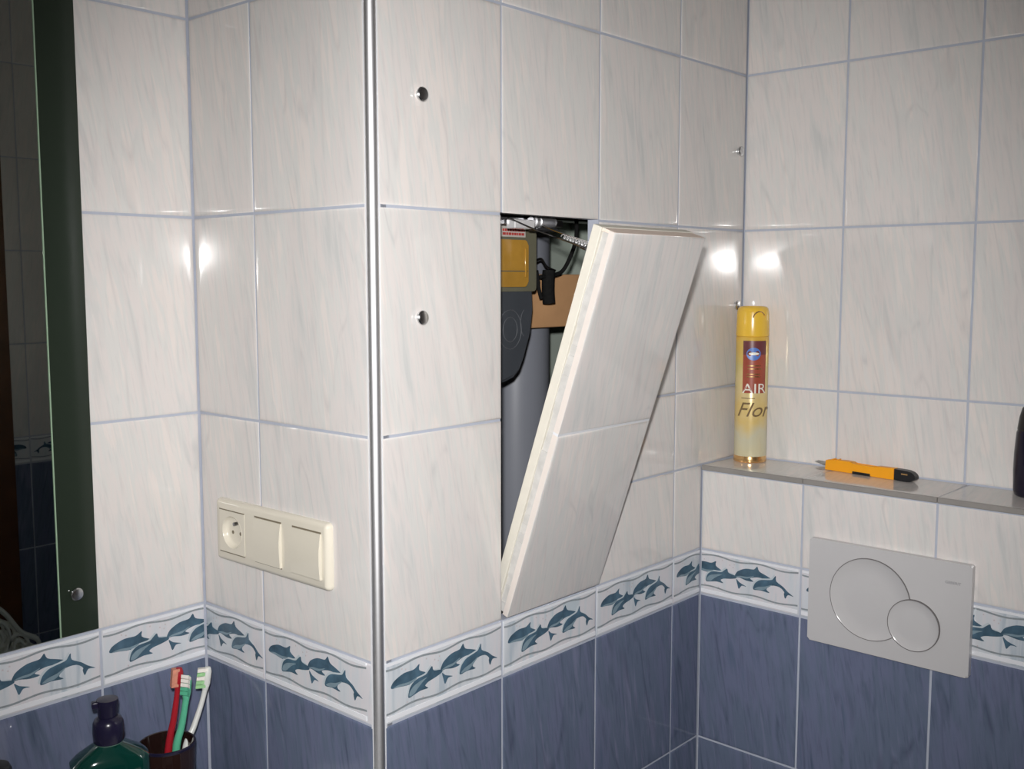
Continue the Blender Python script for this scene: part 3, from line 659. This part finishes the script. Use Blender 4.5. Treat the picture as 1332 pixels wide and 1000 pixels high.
for k in range(3):
    cx = -hw + cw * (k + .5) + (0.0, 0.0, 0.0)[k]; q = 0.0275
    if k == 0:
        bm = plate_hole(cx - q, cx + q, -q, q, cx, .0212, -0.0096); s = finish('socket_insert', bm, 'cream', t, smooth=40)
        for zz in (-q - .0002, q + .0002):
            bm = bmesh.new(); box(bm, cx - q, cx + q, -0.0098, -0.009, zz - .0006, zz + .0006); finish('seam', bm, 'cream_dark', s)
        rot = Matrix.Translation((cx, 0, 0)) @ Matrix.Rotation(math.radians(90), 4, 'X')
        bm = bmesh.new(); lathe(bm, [(0.0, 0.0022), (.0155, 0.0022), (.0180, 0.0030), (.0196, 0.0052), (.0205, 0.0092), (.0211, 0.0099), (.0218, 0.0099), (.0218, 0.0094)], 40, 0, rot)
        finish('socket_well', bm, 'cream', s, smooth=40)
        bm = bmesh.new(); tube(bm, [(cx + .001, -0.002, .0105), (cx + .001, -0.0075, .0105)], 0.0024, 10); finish('earth_pin', bm, 'steel_dark', s, smooth=40)
        bm = bmesh.new()
        for sx in (-.0085, .0085): tube(bm, [(cx + sx, -0.0018, -.002), (cx + sx, -0.0026, -.002)], 0.0024, 10)
        finish('socket_hole', bm, 'cream_dark', s)
    else:
        bm = bmesh.new(); prof = curve([(-0.0105, q, 0), (-0.0128, q * .4, 0), (-0.0135, -q * .2, 0), (-0.0122, -q, 0)], 4)
        vsl = [[bm.verts.new((x, p_.x, p_.y)) for p_ in prof] + [bm.verts.new((x, -0.0085, -q)), bm.verts.new((x, -0.0085, q))] for x in (cx - q, cx + q)]
        n = len(vsl[0])
        for i in range(n): bm.faces.new((vsl[0][i], vsl[0][(i + 1) % n], vsl[1][(i + 1) % n], vsl[1][i]))
        bm.faces.new(vsl[0]); bm.faces.new(vsl[1][::-1])
        s = finish('rocker', bm, 'cream', t, smooth=30)
        for zz in ((q + .0010,) if k == 2 else (q + .0010, -q - .0008)):
            bm = bmesh.new(); box(bm, cx - q, cx + q, -0.0095, -0.0085, zz - .0009, zz + .0009); finish('seam', bm, 'cream_dark', s)
        bm = bmesh.new(); box(bm, cx - q - .0004, cx - q + .0003, -0.0093, -0.0085, -q, q); finish('side_seam', bm, 'cream_dark', s)

# ------------------------------------------------------------------ flush plate on the lower right wall
pu0, pu1, pz0, pz1 = 0.1948, 0.4290, -0.5502, -0.3946
t = thing('flush_plate', 'white rectangular toilet flush plate with a large and a small round button', 'flush plate', (LD - 0.017 * (pu0 + pu1) / 2, -(pu0 + pu1) / 2, (pz0 + pz1) / 2), DROT)
pcu, pcz = (pu0 + pu1) / 2, (pz0 + pz1) / 2
hw, hh = (pu1 - pu0) / 2, (pz1 - pz0) / 2
bm = bmesh.new(); prism(bm, rrect(-hw, hw, -hh, hh, 0.0035), -0.0105, -0.001)
bmesh.ops.bevel(bm, geom=[e for e in bm.edges if abs(e.verts[0].co.y + .0105) < 1e-6 and abs(e.verts[1].co.y + .0105) < 1e-6], offset=0.0022, segments=3, affect='EDGES')
finish('plate', bm, 'white_plastic', t, smooth=50)
def disc(name, cu, cz, r, y, gap):
    rot = Matrix.Translation((cu - pcu, 0, cz - pcz)) @ Matrix.Rotation(math.radians(90), 4, 'X')
    bm = bmesh.new(); lathe(bm, [(0, -y - .0002), (r * .5, -y - .0001), (r * .8, -y + .0001), (r - .0012, -y + .0001), (r, -y - .0008), (r, 0.0045)], 56, 0, Matrix.Translation((0, 2 * y, 0)) @ rot)
    # profile height runs along -y of the wall
    bm2 = bmesh.new()
    lathe(bm2, [(0, -y), (r * .6, -y - .0002), (r - .0015, -y - .0002), (r, -y - .0008 * -1), (r, -0.006)], 56, 0, rot)
    bm.free()
    o = finish(name, bm2, 'white_plastic', t, smooth=40)
    bm3 = bmesh.new(); lathe(bm3, [(r, -y + .0006), (r + gap, -y + .0006), (r + gap, -0.006), (r, -0.006)], 56, 0, rot)
    finish('shadow_gap', bm3, 'gap', o, smooth=40)
    return o
disc('large_button', 0.2888, -0.4698, 0.0588, -0.0112, 0.0011)
disc('small_button', 0.3532, -0.4930, 0.0355, -0.0128, 0.0012)
lt = text_mesh('GEBERIT', 0.0066)
lt.materials.clear(); lt.materials.append(M['print_grey'])
o = link('lettering', lt, t, (0.3935 - pcu, -0.0106, -0.4243 - pcz), (math.radians(90), 0, 0))
o.scale = (0.86, 0.80, 0.4)

# ------------------------------------------------------------------ spray can on the ledge
cc = at(970.8, 592.5, 2, ZS)
cpos = Vector((0.7750, -0.0395, ZS))
CR = 0.0262; CH = 0.2530
t = thing('spray_can', 'yellow air freshener spray can standing on the ledge in the corner', 'spray can', tuple(cpos))
bm = bmesh.new(); lathe(bm, [(0, .004), (CR - .003, .002), (CR - .0012, .0), (CR + .0004, .0012), (CR + .0006, .0045), (CR, .0075), (CR - .0003, .011)], 40); finish('base_rim', bm, 'gold', t, smooth=45)
bm = bmesh.new(); lathe(bm, [(CR - .0003, .010), (CR, .012), (CR, .2030), (CR - .001, .2050), (CR - .002, .2056)], 48); finish('body', bm, 'can_body', t, smooth=45)
bm = bmesh.new(); lathe(bm, [(CR - .002, .2052), (CR + .0001, .2056), (CR + .0003, .2075), (CR - .0008, .2440), (CR - .0022, .2500), (CR - .0055, .2530), (CR - .010, .2535), (CR - .012, .250), (0, .2495)], 48); cap = finish('cap', bm, 'can_yellow', t, smooth=45)
va = math.atan2(CAM.y - cpos.y, CAM.x - cpos.x)           # direction towards the room
def wrap(bm_or_me, dr):                                     # x -> round the can, y -> height
    return None
def can_patch(name, a0, a1, z0, z1, mat, dr=.0004, parent=t, ell=False):
    bm = bmesh.new(); n = 16
    if ell:
        ac, zc = (a0 + a1) / 2, (z0 + z1) / 2
        ring = [bm.verts.new(((CR + dr) * math.cos(va + ac + (a1 - a0) / 2 * math.cos(x)), (CR + dr) * math.sin(va + ac + (a1 - a0) / 2 * math.cos(x)), zc + (z1 - z0) / 2 * math.sin(x))) for x in [2 * math.pi * k / 24 for k in range(24)]]
        c_ = bm.verts.new(((CR + dr) * math.cos(va + ac), (CR + dr) * math.sin(va + ac), zc))
        for k in range(24): bm.faces.new((c_, ring[k], ring[(k + 1) % 24]))
    else:
        lo = []; hi = []
        for k in range(n + 1):
            a = va + a0 + (a1 - a0) * k / n
            lo.append(bm.verts.new(((CR + dr) * math.cos(a), (CR + dr) * math.sin(a), z0))); hi.append(bm.verts.new(((CR + dr) * math.cos(a), (CR + dr) * math.sin(a), z1)))
        for k in range(n): bm.faces.new((lo[k], lo[k + 1], hi[k + 1], hi[k]))
    return finish(name, bm, mat, parent, smooth=60)
def can_text(body, size, a_left, z, mat, shear=0.0, sx=1.0, dr=.0007):
    me = text_mesh(body, size, shear, 0.0); bm = bmesh.new(); bm.from_mesh(me); bpy.data.meshes.remove(me)
    bmesh.ops.triangulate(bm, faces=bm.faces[:])
    for v in bm.verts:
        a = va + a_left + v.co.x * sx / CR; zz = z + v.co.y
        v.co = Vector(((CR + dr) * math.cos(a), (CR + dr) * math.sin(a), zz))
    return finish('lettering', bm, mat, t)
# angle grows to the right as seen from the room
can_patch('label_panel', -0.56, 0.93, 0.1140, 0.1985, 'can_red')
can_patch('label_band', -0.56, 0.93, 0.1760, 0.1985, 'can_maroon', .00055)
can_patch('emblem', -0.34, 0.52, 0.1670, 0.1875, 'can_blue', .0008, ell=True)
can_patch('emblem_wave', -0.20, 0.42, 0.1755, 0.1800, 'can_white', .0010, ell=True)
for zl in (0.1575, 0.1525, 0.1440, 0.1400):                 # rows of print too small to read
    can_patch('small_print', -0.34 + random.random() * .1, 0.50 + random.random() * .12, zl, zl + .0016, 'gold', .0006)
can_text('AIR', .0225, -0.56, 0.1140, 'can_white', 0, 1.15)
can_patch('rule_line', -0.62, 0.22, 0.1050, 0.1062, 'can_brown', .0006)
can_text('Flor', .0330, -0.98, 0.0760, 'can_brown', .4, 1.05)
bm = bmesh.new(); ca = va + .42
for k in range(2):
    pts = [((CR - .001) * math.cos(ca + .40 * math.cos(x)), (CR - .001) * math.sin(ca + .40 * math.cos(x)), .2345 + .0105 * math.sin(x)) for x in [math.radians(20 + 14 * j) for j in range(12)]]
tube(bm, pts, .0011, 6); finish('finger_notch', bm, 'gold', cap, smooth=40)

# ------------------------------------------------------------------ utility knife on the ledge
K0 = Vector((0.7840, -0.1690, ZS)); K1 = Vector((0.7640, -0.3170, ZS))
dirk = (K1 - K0); KL = dirk.length
t = thing('utility_knife', 'orange-yellow snap-off utility knife with a black end lying on the ledge', 'knife', tuple(K0), math.atan2(dirk.y, dirk.x))
# x along the knife from the blade end; it lies on its narrow side
def kbox(name, x0, x1, z0, z1, y, mat, bev=.0012, parent=t):
    bm = bmesh.new(); box(bm, x0, x1, -y, y, z0, z1, bev, 2); return finish(name, bm, mat, parent, smooth=50)
k_up = [(0.0, .0010), (.002, .0003), (.046, .0003), (.050, .0018), (.074, .0018), (.078, .0003), (KL - .034, .0003), (KL - .033, .0215), (KL - .062, .0205), (KL - .066, .0175), (.050, .0180), (.046, .0215), (.034, .0220), (.006, .0205), (.001, .0185)]
bm = bmesh.new(); prism(bm, k_up, -.0062, .0062)
bmesh.ops.bevel(bm, geom=[e for e in bm.edges if abs(e.verts[0].co.y - e.verts[1].co.y) < 1e-6], offset=.0011, segments=2, affect='EDGES', clamp_overlap=True)
finish('handle', bm, 'orange', t, smooth=50)
e_up = [(KL - .033, .0012), (KL - .012, .0006), (KL - .003, .0040), (KL, .0095), (KL - .003, .0160), (KL - .012, .0200), (KL - .033, .0208)]
bm = bmesh.new(); prism(bm, [(p_.x, p_.y) for p_ in curve([(a, b, 0) for a, b in e_up], 3)], -.0068, .0068)
bmesh.ops.bevel(bm, geom=[e for e in bm.edges if abs(e.verts[0].co.y - e.verts[1].co.y) < 1e-6], offset=.0012, segments=2, affect='EDGES', clamp_overlap=True)
ec = finish('end_cap', bm, 'black', t, smooth=50)
bm = bmesh.new(); box(bm, KL - .021, KL - .011, -.0072, -.0067, .0125, .0150); finish('printed_mark', bm, 'gold', ec)
kbox('slider', .048, .078, .0001, .0052, .0070, 'black', .001)
bm = bmesh.new(); prism(bm, [(-.022, .0120), (0.004, .0050), (0.010, .0050), (0.010, .0150), (-.015, .0150)], -.0004, .0004); finish('blade', bm, 'blade', t)
t.scale = (1.0, 1.0, 0.82)
kbox('rib', .012, .014, .0205, .0228, .0055, 'orange', .0004); kbox('rib', .020, .022, .0208, .0230, .0055, 'orange', .0004)

# ------------------------------------------------------------------ dark bottle at the right edge
bp_ = at(1345, 644, 2, ZS); bp_ = Vector((0.7690, -0.4765, ZS))
t = thing('dark_bottle', 'black-violet bottle standing on the ledge, cut off by the right picture edge', 'bottle', tuple(bp_), DROT)
bm = bmesh.new(); lathe(bm, [(0, 0.002), (.022, .0), (.0255, .002), (.0275, .008), (.0285, .035), (.0282, .060), (.0265, .088), (.0250, .092)], 36, sx=1.05, sy=.8); finish('bottle_body', bm, 'purple_black', t, smooth=45)
bm = bmesh.new(); lathe(bm, [(.0252, .0915), (.0256, .093), (.0235, .110), (.0205, .122), (.0170, .1255), (0, .1265)], 36, sx=1.05, sy=.8); finish('cap', bm, 'black', t, smooth=45)

# ------------------------------------------------------------------ washbasin just below the picture
ZW = -0.694
t = thing('washbasin', 'white ceramic washbasin below the mirror, under the bottles, below the picture edge', 'washbasin', (-0.34, 0.116, ZW - 0.16))
bm = bmesh.new(); nx, ny = 30, 24; g = []
def hgt(x, y):
    e = ((x + 0.02) / .21) ** 2 + ((y + .035) / .145) ** 2
    return .16 - (.115 * (1 - e) ** .55 if e < 1 else 0)
for i in range(nx + 1):
    g.append([bm.verts.new((-.28 + .56 * i / nx, -.20 + .435 * j / ny, hgt(-.28 + .56 * i / nx, -.20 + .435 * j / ny))) for j in range(ny + 1)])
for i in range(nx):
    for j in range(ny): bm.faces.new((g[i][j], g[i + 1][j], g[i + 1][j + 1], g[i][j + 1]))
per = [g[i][0] for i in range(nx + 1)] + [g[nx][j] for j in range(1, ny + 1)] + [g[i][ny] for i in range(nx - 1, -1, -1)] + [g[0][j] for j in range(ny - 1, 0, -1)]
low = [bm.verts.new((v.co.x * .8, v.co.y * (.8 if v.co.y < 0 else 1), 0.0)) for v in per]; n = len(per)
for k in range(n): bm.faces.new((per[k], per[(k + 1) % n], low[(k + 1) % n], low[k]))
bm.faces.new(low)
finish('basin_bowl', bm, 'ceramic', t, smooth=50)
bm = bmesh.new(); lathe(bm, [(.09, -.638), (.075, -.60), (.065, -.3), (.09, .001)], 24); finish('pedestal', bm, 'ceramic', t, (0, .05, 0), smooth=45)
tp = thing('basin_tap', 'chrome basin tap on the washbasin, below the picture edge', 'tap', (-0.46, 0.26, ZW))
bm = bmesh.new(); tube(bm, curve([(0, 0, 0), (0, 0, .06), (0, -.04, .09), (0, -.10, .075)], 5), .011, 12); finish('spout', bm, 'chrome', tp, smooth=45)
bm = bmesh.new(); tube(bm, [(0, .005, .075), (0, .03, .115)], .005, 10); finish('lever', bm, 'chrome', tp, smooth=45)

# ------------------------------------------------------------------ soap bottle, tumbler with brushes, black cap
sb = thing('soap_bottle', 'green soap dispenser bottle with a dark navy pump, beside the toothbrush tumbler', 'bottle', (-0.1870, 0.264, ZW), math.radians(-20))
bm = bmesh.new()
ring = []
for hw_, hd, z in ((.040, .022, 0.0), (.044, .025, .004), (.0445, .0255, .05), (.0440, .0250, .112), (.0435, .0245, .1215), (.036, .021, .1290), (.022, .016, .1375), (.0135, .0135, .1420), (.012, .012, .1460)):
    ring.append([bm.verts.new((hw_ * math.copysign(abs(math.cos(a)) ** .55, math.cos(a)), hd * math.copysign(abs(math.sin(a)) ** .55, math.sin(a)), z)) for a in [2 * math.pi * k / 36 for k in range(36)]])
for a, b in zip(ring, ring[1:]):
    for k in range(36): bm.faces.new((a[k], a[(k + 1) % 36], b[(k + 1) % 36], b[k]))
bm.faces.new(ring[0][::-1]); bm.faces.new(ring[-1])
finish('bottle_body', bm, 'soap', sb, smooth=40)
bm = bmesh.new(); lathe(bm, [(.0162, .1425), (.0172, .144), (.0178, .155), (.0172, .1655), (.0150, .1700), (.0125, .1722), (.0110, .1730)], 28); finish('pump_collar', bm, 'navy_black', sb, smooth=40)
bm = bmesh.new(); lathe(bm, [(.0105, .1725), (.0112, .176), (.0118, .186), (.0125, .1905), (.0120, .1935), (0, .1945)], 28)
finish('pump_head', bm, 'navy_black', sb, smooth=40)
bm = bmesh.new(); box(bm, -.0175, -.004, -.005, .005, .1850, .1925, .0015, 2); finish('spout', bm, 'navy_black', sb, smooth=40)
bm = bmesh.new(); lathe(bm, [(.0125, .141), (.0160, .1415), (.0165, .1425), (.0125, .1432)], 28); finish('neck_ring', bm, 'clear_green', sb, smooth=40)

CUP = Vector((-0.0985, 0.290, ZW)); CUH = 0.1035; CUR = .0345
t = thing('toothbrush_tumbler', 'dark smoky tumbler holding three toothbrushes in the corner', 'cup', tuple(CUP))
bm = bmesh.new(); lathe(bm, [(0, .0), (CUR * .86, .0), (CUR * .9, .003), (CUR, CUH - .001), (CUR - .0008, CUH), (CUR - .0022, CUH - .0008), (CUR * .84, .005), (0, .004)], 40); finish('tumbler_wall', bm, 'smoke', t, smooth=45)
bm = bmesh.new(); lathe(bm, [(CUR - .0004, CUH - .005), (CUR + .0006, CUH - .004), (CUR + .0006, CUH - .0012), (CUR - .0004, CUH - .0004)], 40); finish('rim_band', bm, 'navy_black', t, smooth=45)

def brush(label, pts, rs, hm, head, hcol, bdir, bl, bmats):
    """pts: handle line in world points from the cup floor to the head tip"""
    o = thing('toothbrush', label, 'toothbrush', tuple(pts[0]), group='toothbrushes in the tumbler')
    q = curve(pts, 6); n = len(q); rr = [rs[0] + (rs[1] - rs[0]) * min(1, (k / n) * 1.4) for k in range(n)]
    bm = bmesh.new(); tube(bm, [p_ - pts[0] for p_ in q], rr, 10); finish('handle', bm, hm, o, smooth=50)
    a, b = head; ax = (b - a).normalized(); L_ = (b - a).length; sd = ax.cross(bdir).normalized()
    bm = bmesh.new(); tube(bm, [a - ax * .003 - pts[0], a - pts[0], a + ax * L_ * .25 - pts[0], a + ax * L_ * .8 - pts[0], b - pts[0]], [rs[1], .0042, .0056, .0056, .0035], 12); finish('brush_head', bm, hcol, o, smooth=60)
    nb = 5
    for k in range(nb):
        c0_ = a + ax * L_ * (.14 + .74 * k / (nb - 1)) - pts[0]
        bm = bmesh.new(); b2 = bmesh.new(); box(b2, -.0022, .0022, -.0050, .0050, 0, bl)
        mm = Matrix((( ax.x, sd.x, bdir.x, c0_.x), (ax.y, sd.y, bdir.y, c0_.y), (ax.z, sd.z, bdir.z, c0_.z), (0, 0, 0, 1)))
        absorb(bm, b2, 0, mm); finish('bristle_tuft', bm, bmats[k % len(bmats)], o)
    return o
toward = -Vector((FWD.x, FWD.y, 0)).normalized(); rgt = Vector((RGT.x, RGT.y, 0))
P = lambda px, py, y: at(px, py, 1, y)
fl0 = lambda dx, dy: CUP + Vector((dx, dy, .0085))
brush('dark red toothbrush with pinkish bristles, leftmost in the smoky tumbler', [fl0(-.012, -.006), P(219, 975, .283), P(226, 935, .282), P(230, 905, .282), P(231, 893, .282)], (.0054, .0034), 'brush_red',
      (P(231, 893, .282), P(233, 868, .282)), 'brush_red', (toward * .5 - rgt * .85).normalized(), .0085, ['bristle_pink'])
brush('green toothbrush with white bristles, middle one in the smoky tumbler', [fl0(-.001, -.016), P(229, 978, .270), P(236, 945, .269), P(240, 922, .268), P(242, 908, .268)], (.0054, .0040), 'brush_green',
      (P(242, 908, .268), P(244, 879, .268)), 'brush_green', (toward * .75 + Vector((0, 0, .55)) - rgt * .1).normalized(), .0085, ['brush_green', 'brush_green', 'bristle_white', 'bristle_white', 'bristle_white'])
brush('white toothbrush with green and white bristles, rightmost in the smoky tumbler', [fl0(.014, -.002), P(241, 975, .297), P(252, 945, .299), P(262, 915, .301), P(267, 895, .302)], (.0048, .0034), 'brush_white',
      (P(267, 895, .302), P(270.5, 867, .303)), 'brush_white', (-rgt * .95 + toward * .3).normalized(), .0125, ['bristle_green', 'bristle_green', 'bristle_white', 'bristle_green', 'bristle_white'])

bc = P(-7, 1006, .215)
t = thing('black_bottle', 'black bottle top peeping in at the lower left corner', 'bottle', (bc.x, .215, ZW))
hb = at(3, 991, 1, .215).z - ZW
bm = bmesh.new(); lathe(bm, [(0, 0), (.019, 0), (.020, .003), (.020, hb * .62), (.016, hb * .70), (.015, hb * .72)], 28); finish('bottle_body', bm, 'black', t, smooth=45)
bm = bmesh.new(); lathe(bm, [(.0155, hb * .715), (.0165, hb * .73), (.0165, hb - .006), (.0140, hb - .001), (0, hb)], 28); finish('cap', bm, 'black', t, smooth=45)

# ------------------------------------------------------------------ white scrollwork basket that the mirror shows in front of the brown door
MYP = LB - 0.006
def at_m(px, py, yreal):                                  # a point seen by way of the mirror
    P_ = at(px, py, 1, 2 * MYP - yreal); return Vector((P_.x, yreal, P_.z))
yb = -1.20
bR = at_m(46, 836, yb)
t = thing('side_cabinet', 'low white cabinet under the scrollwork basket, seen in the lower corner of the mirror', 'cabinet', (bR.x - .19, yb - .0, FLOOR))
hz = bR.z - .012 - FLOOR
bm = bmesh.new(); box(bm, -.19, .19, -.12, .12, 0.02, hz - .018, .003); finish('body', bm, 'white_iron', t)
bm = bmesh.new(); box(bm, -.20, .20, -.13, .13, hz - .018, hz, .004); finish('top', bm, 'white_iron', t)
for s in (-1, 1):
    bm = bmesh.new(); box(bm, min(s * .002, s * .186), max(s * .002, s * .186), .12, .126, .03, hz - .025, .002); dd = finish('door', bm, 'white_iron', t)
    bm = bmesh.new(); tube(bm, [(s * .02, .126, hz * .6), (s * .02, .140, hz * .6)], .007, 10); finish('knob', bm, 'chrome', dd)
BZ = 1.4
bt = thing('scroll_basket', 'white scrollwork basket reflected in the lower left corner of the mirror', 'basket', (bR.x - .215, yb + .03, FLOOR + hz))
W_ = .36
for sy in (-.075, .075):
    bm = bmesh.new()
    tube(bm, [(-W_ / 2, sy, .006), (W_ / 2, sy, .006)], .005, 8)
    top = curve([(W_ / 2, sy, .008), (W_ / 2 - .004, sy, .040), (W_ / 2 - .045, sy, .062), (W_ / 2 - .085, sy, .105), (W_ / 2 - .14, sy, .140), (0, sy, .150), (-W_ / 2 + .14, sy, .128), (-W_ / 2 + .085, sy, .105), (-W_ / 2 + .045, sy, .062), (-W_ / 2 + .004, sy, .040), (-W_ / 2, sy, .008)], 5)
    tube(bm, top, .0055, 8)
    sp = finish('side_frame', bm, 'white_iron', bt, smooth=45)
    for cx, cz, R_, tw in ((.125, .035, .028, 1), (.075, .055, .042, -1), (.01, .066, .056, 1), (-.075, .055, .042, 1), (-.125, .035, .028, -1), (.150, .022, .016, -1), (-.150, .022, .016, 1), (.045, .022, .018, 1)):
        bm = bmesh.new(); tube(bm, [(cx + tw * R_ * (1 - k / 34) * math.cos(k * .42), sy, cz + R_ * (1 - k / 34) * math.sin(k * .42)) for k in range(28)], .0042, 6)
        finish('scroll', bm, 'white_iron', sp, smooth=45)
bm = bmesh.new(); box(bm, -W_ / 2, W_ / 2, -.075, .075, .0, .006, .001, 1); finish('basket_floor', bm, 'white_iron', bt)
for sx in (-1, 1):
    bm = bmesh.new(); tube(bm, [(sx * W_ / 2, -.075, .012), (sx * W_ / 2, .075, .012)], .005, 8); finish('end_bar', bm, 'white_iron', bt, smooth=45)

bt.scale = (1.0, 1.0, BZ)
